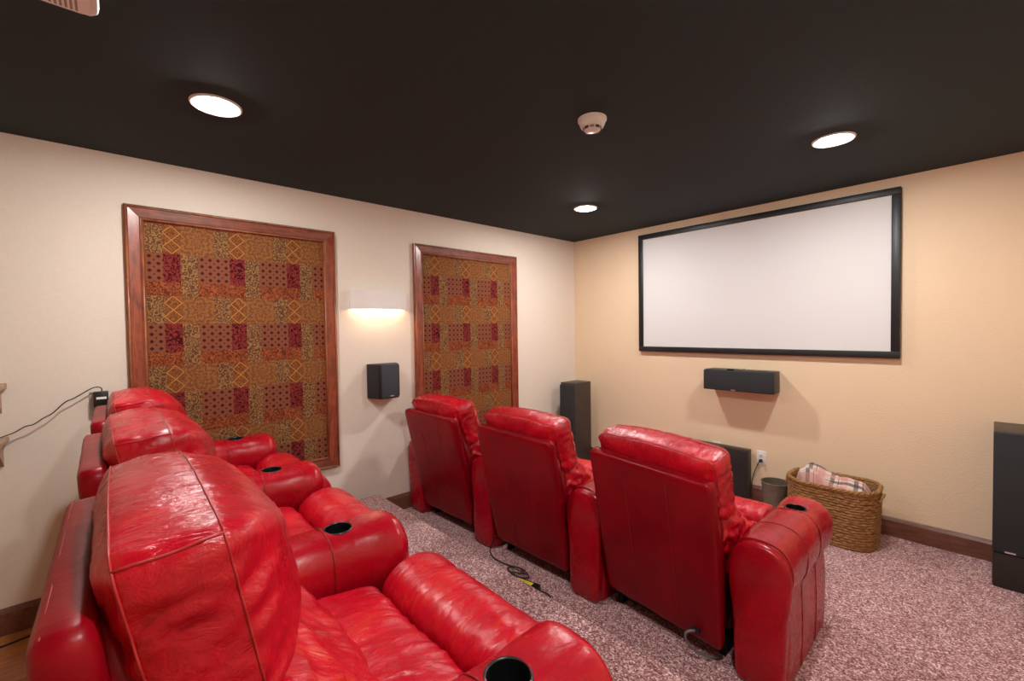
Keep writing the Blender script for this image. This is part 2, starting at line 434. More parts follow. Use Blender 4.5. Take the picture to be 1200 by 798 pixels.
def xloft(prof, hw, n=72, nst=44, x0=None, pw=2.6, deform=None, minend=0.05, taper=None):
    P = resample(crom([(0, a, b) for a, b in prof], 10, True), n)
    c = sum(P, Vector())/n; rings = []
    x0 = x0 if x0 is not None else hw*0.72
    xs = []
    for i in range(nst+1):
        t = -1 + 2*i/nst; xs.append(hw*math.copysign(1-(1-abs(t))**1.7, t) if abs(t) > 0.0 else 0.0)
    for x in xs:
        e = max(0, (abs(x)-x0)/(hw-x0)); s = max(minend, (1-min(1, e)**pw)**(1/pw))
        rings.append([Vector((x, c.y + (p.y-c.y)*s, c.z + (p.z-c.z)*s)) for p in P])
    return rings_mesh(rings, smooth=180, deform=deform), rings
LUMBAR = [(.06, .50), (.17, .565), (.26, .56), (.325, .505), (.37, .45), (.415, .40), (.445, .355), (.435, .305), (.38, .27), (.24, .24), (.06, .26)]
def build_lumbar():
    def deform(co, no):
        x, a, b = co; e = max(0, abs(x)-0.12)/0.17
        d = 0.011*nz(x*9, a*12, b*10) + 0.007*nz(x*20+5, a*24, b*22) + 0.009*(1-abs(nz(x*16 + 4*nz(x*5, a*5, b*5), a*9, b*9))*2.0)*max(0.0, nz(x*6, a*6, b*6+4)+0.35) + (0.004+0.012*e)*nz(x*12, b*40+7, a*30) - 0.006*abs(nz(x*11+9, a*30, b*8))
        return co + no*d
    return xloft(LUMBAR, 0.292, 96, 110, deform=deform, x0=0.20)[0]
def build_back_panel():
    # flat upholstered rear panel, rounded edge, slightly narrower at the foot
    rings = []
    outline = rrect(0.300, 0.3925, 0.022, 128)
    def loop(ins, a):
        return [Vector((p.x*(1-ins/0.3)*(0.975 + 0.025*min(1, (p.y+0.385)/0.4)), a, 0.3925 + p.y*(1-ins/0.3925))) for p in outline]
    for ins, a in ((0.30*0.985, 0.004), (0.2, 0.003), (0.10, 0.002), (0.03, 0.0), (0.008, 0.002), (0.0, 0.010), (0.0, 0.045), (0.006, 0.055), (0.03, 0.060), (0.28, 0.062)):
        rings.append(loop(ins, a))
    def deform(co, no):
        d = 0.0022*nz(co.x*8, co.y*8, co.z*3.5) + 0.0012*nz(co.x*22, 0, co.z*9)
        return co + no*d
    return rings_mesh(rings, smooth=60, deform=deform)
def build_core():
    # side wedge of the backrest between the rear panel and the cushions
    prof = [(.052, .03), (.052, .70), (.075, .745), (.10, .70), (.125, .55), (.19, .30), (.21, .12), (.16, .03)]
    def deform(co, no): return co + no*(0.004*nz(co.x*9, co.y*18, co.z*9))
    return xloft(prof, 0.282, 64, 24, x0=0.25, pw=2.2, deform=deform, minend=0.75)[0]
def build_seat():
    prof = [(.18, .30), (.18, .42), (.25, .452), (.36, .462), (.48, .455), (.555, .435), (.578, .40), (.575, .33), (.54, .295), (.36, .29)]
    def deform(co, no):
        x, y, z = co; t = 1 if z > 0.38 else 0.3
        d = t*(0.006*nz(x*5, y*12, 0) + 0.0055*nz(x*26, y*5+4, 3) + 0.0030*nz(x*48, y*9, 7)) + t*0.0075*(1-abs(nz(x*24 + 5*nz(x*3, y*4, 8), y*3.5+3, 2))*2.0)*max(0.0, nz(x*4+7, y*5, 6)+0.45)
        return co + no*d
    return xloft(prof, 0.290, 96, 130, x0=0.25, deform=deform)[0]
def build_footrest():
    prof = [(.588, .30), (.586, .40), (.605, .452), (.655, .480), (.72, .482), (.785, .456), (.832, .40), (.850, .31), (.846, .18), (.832, .08), (.79, .055), (.64, .055), (.60, .10)]
    def deform(co, no):
        x, y, z = co; t = 1 if z > 0.25 else 0.4
        d = t*(0.004*nz(x*20, y*6, z*6) + 0.005*nz(x*4, y*9, z*9) + 0.0065*(1-abs(nz(x*27 + 4*nz(x*4, y*5, z*5), y*4, z*4))*2.0)*max(0.0, nz(x*5+2, y*5, z*5)+0.4))
        return co + no*d
    return xloft(prof, 0.290, 96, 130, x0=0.255, deform=deform, pw=2.4)[0]

ARM_Z, ARM_L = 0.476, 0.745
CUP_Y = 0.515
def arm_r(y):                                        # roll radius: a saddle at the cup, a hump in front of it
    return 0.115 + 0.004*math.exp(-((y-0.66)/0.07)**2) - 0.004*math.exp(-((y-CUP_Y)/0.06)**2)
def arm_ring(y, s=1.0, n=56):
    R = []
    for k in range(n):
        a = 2*PI*k/n; r = arm_r(y)*s
        cx = math.copysign(abs(math.cos(a))**0.80, math.cos(a)); cz = math.copysign(abs(math.sin(a))**0.86, math.sin(a))
        R.append(Vector((cx*r*0.985, y, ARM_Z + cz*r*(1.0 if cz > 0 else 1.22) - 0.012*max(0, (y-0.1)/0.65))))
    return R
def build_arm_roll():
    rings = [arm_ring(0.018, 0.10), arm_ring(0.012, 0.6), arm_ring(0.008, 0.93), arm_ring(0.014, 0.985)]
    ys = [0.03 + (0.668-0.03)*i/46 for i in range(47)]
    rings += [arm_ring(y) for y in ys]
    for k in range(1, 15):
        t = k/14*PI/2; rings.append(arm_ring(0.668 + 0.058*math.sin(t), max(0.03, math.cos(t)**0.5)))
    def deform(co, no):
        x, y, z = co
        return co + no*(0.003*nz(x*9, y*7, z*9) + 0.0015*nz(x*30, y*18, z*30))
    me = rings_mesh(rings, smooth=180, deform=deform)
    # cup hole cut into the roll
    bm = bmesh.new(); bm.from_mesh(me)
    tmp = bpy.data.objects.new('tmp_arm', me); COL.objects.link(tmp)
    cut = bpy.data.objects.new('tmp_cut', lathe([(0.0415, 0.40), (0.0415, 0.75)], 40, (0, CUP_Y, 0))); COL.objects.link(cut)
    bm.free()
    mo = tmp.modifiers.new('b', 'BOOLEAN'); mo.object = cut; mo.operation = 'DIFFERENCE'; mo.solver = 'EXACT'
    dg = bpy.context.evaluated_depsgraph_get(); ev = tmp.evaluated_get(dg)
    out = bpy.data.meshes.new_from_object(ev)
    bpy.data.objects.remove(tmp); bpy.data.objects.remove(cut)
    out.polygons.foreach_set('use_smooth', [True]*len(out.polygons)); out.set_sharp_from_angle(angle=math.radians(55))
    return out
def build_arm_seams():
    ms = []
    for y, k in ((0.016, 1.0), (0.235, 1.0), (0.465, 1.0)):
        ring = [v + (v-Vector((0, y, ARM_Z))).normalized()*0.0008 for v in arm_ring(y, k)]
        ms.append(tube(ring, 0.0022, 6, closed=True))
    return ms
BASEW = 0.088
def build_arm_side():
    P = []
    prof = [(-BASEW, 0.02), (-BASEW*1.0, 0.20), (-BASEW, 0.40), (BASEW, 0.40), (BASEW, 0.20), (BASEW, 0.02)]
    rings = []
    out = rrect(BASEW, 0.325, 0.03, 72)              # footprint in plan (x, y), rounded front corners
    zs = [0.0, 0.004, 0.012, 0.05, 0.12, 0.2, 0.28, 0.34, 0.42]
    for z in zs:
        s = 0.975 if z == 0.0 else 1.0
        bul = 0.006*math.sin(PI*min(1, z/0.36))
        rings.append([Vector((p.x*s*(1+bul/BASEW), 0.348 + p.y*(s + bul*0.6), z)) for p in out])
    def deform(co, no): return co + no*(0.002*nz(co.x*8, co.y*9, co.z*9))
    return rings_mesh(rings, smooth=50, deform=deform)
def build_arm_side_seams():
    ms = []
    for y in (0.235, 0.465):
        for sx in (-1, 1):
            ms.append(tube([(sx*(BASEW+0.006*math.sin(PI*min(1, z/0.36))+0.0008), y, z) for z in (0.01, 0.08, 0.16, 0.24, 0.30, 0.37)], 0.002, 6))
    return ms
def build_arm_back():
    pts = [(-.082, .012), (-.092, .10), (-.096, .22), (-.100, .30), (-.110, .38), (-.1155, .45), (-.108, .51), (-.082, .557), (-.043, .580), (0, .587),
           (.043, .580), (.082, .557), (.108, .51), (.1155, .45), (.110, .38), (.100, .30), (.096, .22), (.092, .10), (.082, .012), (.04, .004), (-.04, .004)]
    P = resample(crom([(a, 0, b) for a, b in pts], 8, True), 96); c = Vector((0, 0, 0.30)); rings = []
    for s, y in ((0.04, -0.024), (0.5, -0.024), (0.86, -0.021), (0.95, -0.015), (0.985, -0.006), (0.995, 0.006), (0.99, 0.03)):
        rings.append([Vector((c.x + (p.x-c.x)*s, y, c.z + (p.z-c.z)*(1-(1-s)*0.45 if s > 0.8 else s))) for p in P])
    def deform(co, no): return co + no*(0.0022*nz(co.x*8, co.y*9, co.z*7))
    return rings_mesh(rings, smooth=70, deform=deform)
def build_cup():
    seg = 36
    cup = lathe([(0.0405, 0.0), (0.0395, -0.006), (0.037, -0.075), (0.030, -0.082), (0.0, -0.082)], seg, smooth=50, cap=False)
    return cup
def build_cup_rim():
    return lathe([(0.0400, -0.004), (0.0412, 0.0020), (0.0440, 0.0036), (0.0468, 0.0020), (0.0475, -0.004)], 40, smooth=80, cap=False)

PIL, PILSEAM = build_pillow(); LUM = build_lumbar(); PANEL = build_back_panel(); CORE = build_core(); SEAT = build_seat(); FOOT = build_footrest()
ROLLM = build_arm_roll(); RSEAM = build_arm_seams(); SIDE = build_arm_side(); SSEAM = build_arm_side_seams(); ABACK = build_arm_back(); CUP = build_cup(); RIM = build_cup_rim()
PSEAM = {}
def panel_seams():
    ms = []
    for x in (-0.105, 0.105):
        ms.append(tube([(x, 0.0005 + 0.0022*nz(x*8, 0, b*3.5) - 0.0005, b) for b in [0.03 + 0.72*i/20 for i in range(21)]], 0.0011, 6))
    ms.append(tube([(x, 0.012, 0.784) for x in [-0.28 + 0.56*i/20 for i in range(21)]], 0.0016, 6))
    return ms
PANSEAM = panel_seams()
ZIP = tube([(0.294, 0.02, 0.70), (0.296, 0.03, 0.69), (0.290, 0.04, 0.705)], 0.0015, 6)
BASEF = join(box(-0.27, 0.27, 0.16, 0.60, 0.035, 0.10), box(-0.275, -0.245, 0.08, 0.66, 0.0, 0.05), box(0.245, 0.275, 0.08, 0.66, 0.0, 0.05), box(-0.28, 0.28, 0.10, 0.13, 0.02, 0.06))
BODY = box(-0.285, 0.285, 0.12, 0.60, 0.09, 0.34, 0.02)
def arm(parent, cx, rz=0.0):
    a = part('armrest', ROLLM, 'leather_arm', parent, (cx, 0, 0), (0, 0, rz))
    [part('seam', q, 'leather_seam', a) for q in RSEAM]
    zc = ARM_Z + arm_r(CUP_Y) - 0.012*(CUP_Y-0.1)/0.65
    c = part('cup_holder', CUP, 'cup_black', a, (0, CUP_Y, zc - 0.001)); r = part('cup_rim', RIM, 'cup_rim', a, (0, CUP_Y, zc - 0.002))
    s = part('arm_side', SIDE, 'leather_arm', parent, (cx, 0, 0), (0, 0, rz)); [part('seam', q, 'leather_seam', s) for q in SSEAM]
    part('arm_back', ABACK, 'leather_arm', parent, (cx, 0, 0), (0, 0, rz))
def recliner(label, group, loc, rz, lean, left, right, roll=0.0, twist=0.0, back=0.0):
    t = thing('recliner', label, 'recliner', loc, rz, group)
    R = (lean, roll, twist); Hn = (0, back, 0.085)
    p = part('back_panel', PANEL, 'leather_shaded', t, Hn, R); [part('seam', q, 'stitch', p) for q in PANSEAM]
    part('backrest', CORE, 'leather_shaded', t, Hn, R)
    part('lumbar_cushion', LUM, 'leather', t, Hn, R)
    pl = part('head_cushion', PIL, 'leather', t, Hn, R); [part('piping', q, 'leather_piping', pl) for q in PILSEAM]
    part('seat_cushion', SEAT, 'leather', t); part('footrest', FOOT, 'leather', t)
    part('seat_body', BODY, 'leather_shaded', t); part('base_frame', BASEF, 'black_steel', t)
    if left: arm(t, -left)
    if right: arm(t, right, -0.0)
    return t
PITCHX = 0.83
recliner('red leather recliner of the front row standing against the cream side wall', 'front row recliners', (0.508, -2.115, 0), 0.045, 0.215, 0.388, 0.420)
recliner('middle red leather recliner of the front row, cables on the carpet behind it', 'front row recliners', (1.345, -2.085, 0), 0.035, 0.215, 0, 0.415, 0.015)
recliner('red leather recliner of the front row with full outer arm beside the wicker basket', 'front row recliners', (2.175, -2.045, 0), 0.02, 0.235, 0, 0.432, 0.045, -0.06)
recliner('red leather recliner of the platform row beside the larger patterned wall panel', 'platform row recliners', (0.567, -3.90, PZ), 0, 0.085, 0.412, 0.410, back=-0.022)
recliner('middle red leather recliner of the row on the carpeted platform', 'platform row recliners', (1.395, -3.905, PZ), 0, 0.085, 0, 0.410, 0.0, 0.015, back=-0.022)
recliner('red leather recliner of the platform row with plump piped head cushion, farthest from side wall', 'platform row recliners', (2.222, -3.905, PZ), 0, 0.085, 0, 0.410, back=-0.022)

# ------------------------------------------------------------------ tapestry panels on the side wall
def wall_panel(label, y0, y1, z0, z1, fwid):
    t = thing('wall_panel', label, 'wall panel', (0, y0, z0), 0, 'framed tapestry panels'); W, Hh = y1-y0, z1-z0
    iy0, iz0 = fwid, fwid
    part('tapestry', box(0.0, 0.010, 0, W-2*fwid+0.01, -0.005, Hh-2*fwid+0.005), 'tapestry', t, (0.0, iy0-0.005, iz0))
    # frame profile: (inset from the outer edge, height from the wall)
    prof = [(0.0, 0.0), (0.0, 0.026), (0.006, 0.032), (0.013, 0.032), (0.017, 0.027), (fwid-0.022, 0.021), (fwid-0.016, 0.024), (fwid-0.005, 0.022), (fwid, 0.014), (fwid, 0.0)]
    def rail(corner0, corner1, inn0, inn1):
        rings = []
        for c, i in ((corner0, inn0), (corner1, inn1)):
            rings.append([Vector((h, c[0] + i[0]*d, c[1] + i[1]*d)) for d, h in prof])
        return rings_mesh(rings, smooth=None)
    C = [(0, 0), (W, 0), (W, Hh), (0, Hh)]; I = [(1, 1), (-1, 1), (-1, -1), (1, -1)]
    for k, mt in ((0, 'frame_wood_h'), (1, 'frame_wood_v'), (2, 'frame_wood_h'), (3, 'frame_wood_v')):
        l = (k+1) % 4; r = part('frame_rail', rail(C[k], C[l], I[k], I[l]), mt, t)
        # light bead along the inner lip
        d = fwid-0.009
        a = (C[k][0]+I[k][0]*d, C[k][1]+I[k][1]*d); b = (C[l][0]+I[l][0]*d, C[l][1]+I[l][1]*d)
        part('bead', tube([(0.023, *a), (0.023, *b)], 0.0045, 8), 'frame_bead', r)
        d = 0.009
        a = (C[k][0]+I[k][0]*d, C[k][1]+I[k][1]*d); b = (C[l][0]+I[l][0]*d, C[l][1]+I[l][1]*d)
        part('bead', tube([(0.031, *a), (0.031, *b)], 0.004, 8), 'frame_bead', r)
wall_panel('wood-framed patchwork tapestry wall panel behind the platform row of recliners', -3.852, -2.712, 0.47, 2.168, 0.085)
wall_panel('wood-framed patchwork tapestry wall panel nearer the room corner, right of the wall sconce', -2.071, -0.922, 0.47, 2.168, 0.085)

# ------------------------------------------------------------------ projection screen
t = thing('projection_screen', 'large blank white projection screen with black frame on tan wall', 'screen', (1.8275, 0, 1.216))
W, Hh, fb = 1.96, 1.143, 0.048
part('screen_cloth', box(-W/2+0.03, W/2-0.03, -0.028, -0.018, 0.03, Hh-0.03), 'screen_cloth', t)
for a in ((-W/2, W/2, 0, fb), (-W/2, W/2, Hh-fb, Hh), (-W/2, -W/2+fb, fb, Hh-fb), (W/2-fb, W/2, fb, Hh-fb)):
    part('frame_rail', box(a[0], a[1], -0.040, 0.0, a[2], a[3], 0.004), 'screen_frame', t)

# ------------------------------------------------------------------ sconce
t = thing('wall_sconce', 'white plaster half-round wall sconce glowing downward between the tapestry panels', 'sconce', (0, -2.382, 1.617))
def sconce_outline(k): return [(0.088*(1-(abs(y)/0.231)**2.6) + 0.026, y) for y in [(-0.231 + 0.462*i/28) for i in range(29)]]
out = sconce_outline(0)
rings = []
for off, z in ((0.0, 0.0), (0.0, 0.1375), (-0.008, 0.1375), (-0.008, 0.0)):
    rings.append([Vector((max(0, x+off), y*(1+off*4), z)) for x, y in out])
rings = [[Vector((0.0, r[0].y, r[0].z))] + r + [Vector((0.0, r[-1].y, r[-1].z))] for r in rings]
part('shade', rings_mesh(rings, closed=False, loop=True, smooth=40), 'cream_plaster', t)
part('top_cover', prism([(0.0, out[0][1]*0.97)] + [(max(0.001, x-0.006), y*0.97) for x, y in out] + [(0.0, out[-1][1]*0.97)], 2, 0.128, 0.136), 'cream_plaster', t)
part('back_plate', box(0, 0.012, -0.10, 0.10, 0.02, 0.12, 0.003), 'white_plastic', t)
for sy in (-1, 1):
    b = part('bulb', lathe([(0.001, 0.0), (0.014, 0.004), (0.019, 0.018), (0.016, 0.035), (0.012, 0.05), (0.001, 0.05)], 20, smooth=180), 'sconce_glow', t, (0.052, sy*0.10, 0.035))
    part('socket', lathe([(0.013, 0.05), (0.015, 0.055), (0.015, 0.085), (0.001, 0.085)], 16), 'white_plastic', b)
part('bracket', box(0.0, 0.105, -0.006, 0.006, -0.004, 0.010, 0.002), 'cream_plaster', t)

# ------------------------------------------------------------------ speakers
t = thing('wall_speaker', 'small black wedge-shaped surround speaker on cream wall below the sconce', 'speaker', (0, -2.365, 0.937))
foot = [(0.0, -0.120), (0.012, -0.122), (0.135, -0.078), (0.142, -0.070), (0.142, 0.070), (0.135, 0.078), (0.012, 0.122), (0.0, 0.120)]
part('cabinet', prism(foot, 2, 0.0, 0.262, 0.004), 'speaker_box', t)
part('grille', box(0.1425, 0.150, -0.068, 0.068, 0.008, 0.254, 0.003), 'speaker_cloth_blue', t)
def side_grille(s):
    p0, p1 = Vector((0.018, s*0.1205)), Vector((0.130, s*0.0805)); n = Vector((0.04, s*0.112)).normalized()*0.005
    return prism([p0, p1, p1+n, p0+n], 2, 0.012, 0.250, 0.0015)
for s in (-1, 1): part('grille', side_grille(s), 'speaker_cloth', t)
part('badge', box(0.150, 0.152, -0.004, 0.028, 0.016, 0.024), 'silver', t)

t = thing('center_speaker', 'long black centre speaker mounted on the tan wall under the screen', 'speaker', (1.8275, 0, 0.917))
part('cabinet', prism([(-0.262, -0.012), (-0.268, -0.165), (0.268, -0.165), (0.262, -0.012)], 2, 0.0, 0.172, 0.006), 'speaker_box', t)
part('grille', box(-0.265, 0.265, -0.196, -0.1655, 0.003, 0.169, 0.008, 3), 'speaker_cloth', t)
part('badge', box(-0.040, -0.008, -0.1985, -0.196, 0.008, 0.016), 'silver', t)
part('wall_bracket', box(-0.10, 0.10, -0.014, 0.0, 0.03, 0.14), 'black_steel', t)
t = thing('infrared_sensor', 'tiny black sensor sitting on top of the centre speaker', 'sensor', (1.775, -0.17, 1.089))
part('housing', box(-0.024, 0.024, -0.016, 0.016, 0.0, 0.013, 0.003), 'black_plastic', t)
part('wire', tube(crom([(0.022, 0.0, 0.006), (0.035, 0.01, 0.012), (0.05, 0.05, 0.008), (0.055, 0.09, 0.003), (0.06, 0.155, 0.004)], 6), 0.0018, 6), 'cable_grey', t)

t = thing('tower_speaker', 'tall black floor-standing speaker in the corner beside the tapestry panel', 'speaker', (0.245, -0.295, 0))
part('cabinet', box(-0.095, 0.095, -0.130, 0.135, 0.03, 0.885, 0.004), 'speaker_wood', t)
part('grille', box(-0.092, 0.092, -0.152, -0.1305, 0.05, 0.862, 0.006), 'speaker_cloth', t)
part('plinth', box(-0.11, 0.11, -0.15, 0.145, 0.0, 0.03, 0.005), 'speaker_box', t)
part('badge', box(-0.015, 0.015, -0.1535, -0.152, 0.075, 0.085), 'silver', t)

t = thing('subwoofer', 'tall black subwoofer cabinet on carpet in front of the baseboard', 'speaker', (3.232, -0.365, 0))
part('cabinet', box(0.0, 0.40, 0.02, 0.36, 0.0, 0.855, 0.004), 'speaker_wood', t)
part('grille', box(-0.001, 0.401, -0.006, 0.0195, 0.196, 0.852, 0.006), 'speaker_cloth', t)
part('plinth', box(0.002, 0.398, 0.0, 0.0195, 0.004, 0.192, 0.003), 'speaker_box', t)
part('badge', box(0.045, 0.085, -0.009, -0.006, 0.202, 0.210), 'silver', t)

t = thing('panel_speaker', 'thin dark brown upright panel against the tan wall behind the front row', 'speaker', (1.62, -0.02, 0))
part('cabinet', box(-0.26, 0.262, -0.060, 0.0, 0.0, 0.428, 0.003), 'speaker_wood', t)
part('grille', box(-0.25, 0.252, -0.068, -0.0605, 0.02, 0.418, 0.003), 'speaker_box', t)

# ------------------------------------------------------------------ outlets, cords
def outlet(label, x, z):
    t = thing('wall_outlet', label, 'outlet', (x, 0, z), 0, 'tan wall outlets')
    part('plate', box(-0.035, 0.035, -0.006, 0.0, -0.057, 0.057, 0.003), 'white_plastic', t)
    for s in (-1, 1):
        r = part('receptacle', box(-0.017, 0.017, -0.0085, -0.006, s*0.020-0.0145, s*0.020+0.0145, 0.002), 'white_plastic', t)
        for sx in (-1, 1): part('slot', box(sx*0.006-0.001, sx*0.006+0.001, -0.0092, -0.0085, s*0.020-0.002, s*0.020+0.007), 'dark_vent', r)
        part('slot', box(-0.002, 0.002, -0.0092, -0.0085, s*0.020-0.010, s*0.020-0.006), 'dark_vent', r)
outlet('white wall outlet with a black plug in it above the waste bin', 1.953, 0.367)
outlet('white wall outlet mostly hidden behind the front row head cushion', 1.592, 0.377)
t = thing('power_plug', 'black power plug and cord in the white outlet above the waste bin', 'plug', (1.953, -0.0095, 0.347))
part('plug_body', lathe([(0.013, 0.0), (0.0145, 0.006), (0.013, 0.022), (0.006, 0.030), (0.001, 0.030)], 16), 'cable_black', t, (0, 0, 0), (PI/2, 0, 0))
part('cord', tube(crom([(0, -0.028, 0), (-0.006, -0.040, -0.012), (-0.03, -0.036, -0.07), (-0.055, -0.02, -0.14), (-0.066, -0.012, -0.20), (-0.07, -0.010, -0.25)], 6), 0.0032, 6), 'cable_black', t)

t = thing('outlet_box', 'grey two-socket outlet on cream wall behind the platform row', 'outlet', (0, -3.978, 1.015))
part('plate', box(0, 0.006, -0.036, 0.036, 0.0, 0.135, 0.003), 'grey_plate', t)
part('receptacle', box(0.006, 0.009, -0.018, 0.018, 0.075, 0.11, 0.002), 'grey_plate', t)
part('receptacle', box(0.006, 0.009, -0.018, 0.018, 0.02, 0.055, 0.002), 'grey_plate', t)
t = thing('power_adapter', 'black power adapter with white label plugged in above a round black plug', 'adapter', (0.0095, -3.968, 1.068))
part('housing', box(0, 0.042, -0.030, 0.030, 0.0, 0.082, 0.005), 'black_plastic', t)
part('label_sticker', box(0.042, 0.0425, -0.018, 0.022, 0.042, 0.054), 'label_white', t)
part('cord', tube(crom([(0.02, 0.004, 0.082), (0.02, 0.003, 0.098), (0.02, -0.012, 0.106), (0.022, -0.04, 0.098), (0.024, -0.10, 0.058), (0.026, -0.135, 0.04), (0.026, -0.178, -0.008),
     (0.026, -0.215, -0.032), (0.028, -0.245, -0.055), (0.03, -0.275, -0.062), (0.03, -0.31, -0.085), (0.034, -0.345, -0.098), (0.05, -0.37, -0.103), (0.08, -0.43, -0.1035)], 8), 0.0026, 8), 'cable_black', t)
t = thing('round_plug', 'round black plug in the lower socket under the power adapter', 'plug', (0.0095, -3.964, 1.036))
part('plug_body', lathe([(0.021, 0.0), (0.023, 0.006), (0.021, 0.024), (0.014, 0.030), (0.001, 0.030)], 20), 'black_plastic', t, (0, 0, 0), (0, PI/2, 0))
part('grip', lathe([(0.008, 0.030), (0.008, 0.036), (0.001, 0.036)], 12), 'cable_grey', t, (0, 0, 0), (0, PI/2, 0))

for z, lab in ((1.222, 'upper light wood wall shelf on cream wall near the rear'), (0.962, 'lower light wood wall shelf with the adapter cord on it')):
    t = thing('wall_shelf', lab, 'shelf', (0, -4.30, z - 0.035), 0, 'wall shelves')
    part('board', box(0, 0.20, -0.80, 0.0, 0.010, 0.035, 0.002), 'shelf_wood', t)
    for y in (-0.03, -0.40, -0.77): part('bracket', prism([(0.0, 0.010), (0.16, 0.010), (0.0, -0.11)], 1, y-0.011, y+0.011), 'shelf_wood', t)

# ------------------------------------------------------------------ ceiling fixtures
def downlight(label, x, y):
    t = thing('ceiling_light', label, 'ceiling light', (x, y, H), 0, 'recessed ceiling lights')
    part('trim_ring', lathe([(0.097, 0.0), (0.0965, -0.005), (0.093, -0.008), (0.088, -0.0075), (0.063, -0.0030), (0.062, 0.0)], 48, smooth=60), 'white_plastic', t)
    part('lamp', lathe([(0.0615, 0.0), (0.0615, -0.0035), (0.058, -0.009), (0.040, -0.013), (0.001, -0.015)], 40, smooth=80), 'lamp_glow', t)
downlight('round recessed ceiling light over the platform row near the larger tapestry panel', 0.960, -3.555)
downlight('round recessed ceiling light near the room corner by the smaller tapestry panel', 0.967, -1.022)
downlight('round recessed ceiling light in front of the projection screen', 2.644, -1.052)
downlight('round recessed ceiling light at the open end of the platform row', 3.10, -3.25)

t = thing('smoke_detector', 'round white smoke detector on the black ceiling', 'smoke detector', (1.945, -2.215, H))
part('base', lathe([(0.067, 0.0), (0.067, -0.010), (0.064, -0.013), (0.001, -0.013)], 40, smooth=50), 'white_plastic', t)
hs = part('housing', lathe([(0.060, -0.013), (0.059, -0.026), (0.052, -0.040), (0.044, -0.043), (0.040, -0.0435), (0.001, -0.0435)], 40, smooth=50), 'white_plastic', t)
for k in range(10):
    a = 2*PI*k/10
    part('vent', box(-0.0085, 0.0085, 0.0395, 0.0445, -0.0535, -0.044), 'dark_vent' if k % 2 else 'print_grey', hs, (0, 0, 0), (0, 0, a))
part('sensor_cap', lathe([(0.039, -0.0435), (0.039, -0.051), (0.030, -0.056), (0.001, -0.057)], 32, smooth=50), 'white_plastic', hs)

# projector hung from the ceiling
t = thing('projector', 'white ceiling-mounted projector with printed label underneath, facing the screen', 'projector', (1.835, -4.06, 2.25))
o2 = rrect(0.155, 0.147, 0.030, 64)
rings = [[Vector((p.x*s, p.y*s, z)) for p in o2] for s, z in ((0.05, 0.0), (0.5, 0.0), (0.955, 0.0), (0.985, 0.003), (1.0, 0.012), (1.0, 0.085), (0.985, 0.097), (0.95, 0.10), (0.05, 0.10))]
part('housing', rings_mesh(rings, smooth=50), 'white_plastic', t)
lab = part('label_sheet', box(-0.144, 0.05, -0.125, 0.130, -0.0006, 0.0), 'label_white', t)
rr = random.Random(8)
for i in range(26):
    y = -0.118 + i*0.0092
    if y > 0.108: break
    ln = 0.05 + 0.08*rr.random()
    part('print_line', box(-0.140, -0.140+ln, y, y+0.0048, -0.0009, -0.0006), 'print_grey', lab)
part('lens', lathe([(0.035, 0.0), (0.035, 0.02), (0.030, 0.024), (0.027, 0.012), (0.001, 0.016)], 28), 'lens_glass', t, (0.05, 0.145, 0.05), (-PI/2, 0, 0))
part('mount_pole', lathe([(0.016, 0.10), (0.016, 0.172)], 20), 'white_plastic', t)
part('mount_plate', lathe([(0.06, 0.172), (0.06, 0.1828)], 28), 'white_plastic', t)

# ------------------------------------------------------------------ basket, blanket, bin
BX, BY, BH = 2.492, -0.285, 0.372
t = thing('wicker_basket', 'oval woven rope basket on carpet by the tan wall', 'basket', (BX, BY, 0))
def oval(s, n=120): return [Vector((p.x*s, p.y*s, 0)) for p in rrect(0.245, 0.175, 0.13, n)]
coils = []; NC = 22
for i in range(NC):
    z = 0.011 + i*(BH-0.02)/(NC-1); s = 0.955 + 0.045*math.sin(PI*0.5*min(1, i/(NC*0.6))); jit = rr.random()*9
    base = oval(s, 110)
    path = [Vector((p.x*(1 + 0.010*nz(k*0.35, i*2.1, jit)), p.y*(1+0.010*nz(k*0.35, i*2.1, jit)), z + 0.0060*nz(k*0.16, i*1.3, 4))) for k, p in enumerate(base)]
    ph = rr.random()*6
    coils.append(tube(path, (lambda ph: lambda t: 0.0100*(1 + 0.24*math.sin(t*2*PI*34 + ph) + 0.25*nz(t*60, ph, 2)))(ph), 7, closed=True))
wv = part('woven_body', join(*coils), 'rope', t); wv['kind'] = 'stuff'
inner = [[p*(1-0.04)*s + Vector((0, 0, z)) for p in oval(1.0, 80)] for s, z in ((0.955, 0.006), (0.985, 0.1), (0.995, BH-0.01))]
part('lining', rings_mesh(inner, (True, False), smooth=60), 'rope', t)
rimp = oval(1.015, 260); strands = []
for ph in (0, 2.094, 4.189):
    strands.append(tube([Vector((p.x + 0.007*math.cos(k*0.42+ph)*p.x/max(0.05, math.hypot(p.x, p.y)), p.y + 0.007*math.cos(k*0.42+ph)*p.y/max(0.05, math.hypot(p.x, p.y)), BH + 0.004 + 0.007*math.sin(k*0.42+ph) + 0.006*(p.x/0.245)**2)) for k, p in enumerate(rimp)], 0.0075, 7, closed=True))
part('braided_rim', join(*strands), 'rope', t)
for sx in (-1, 1):
    part('handle', tube([(sx*(0.258 + 0.012*math.sin(PI*k/14)), -0.07+0.01*k, 0.318 + 0.036*math.sin(PI*k/14)) for k in range(15)], 0.008, 8), 'rope', t)

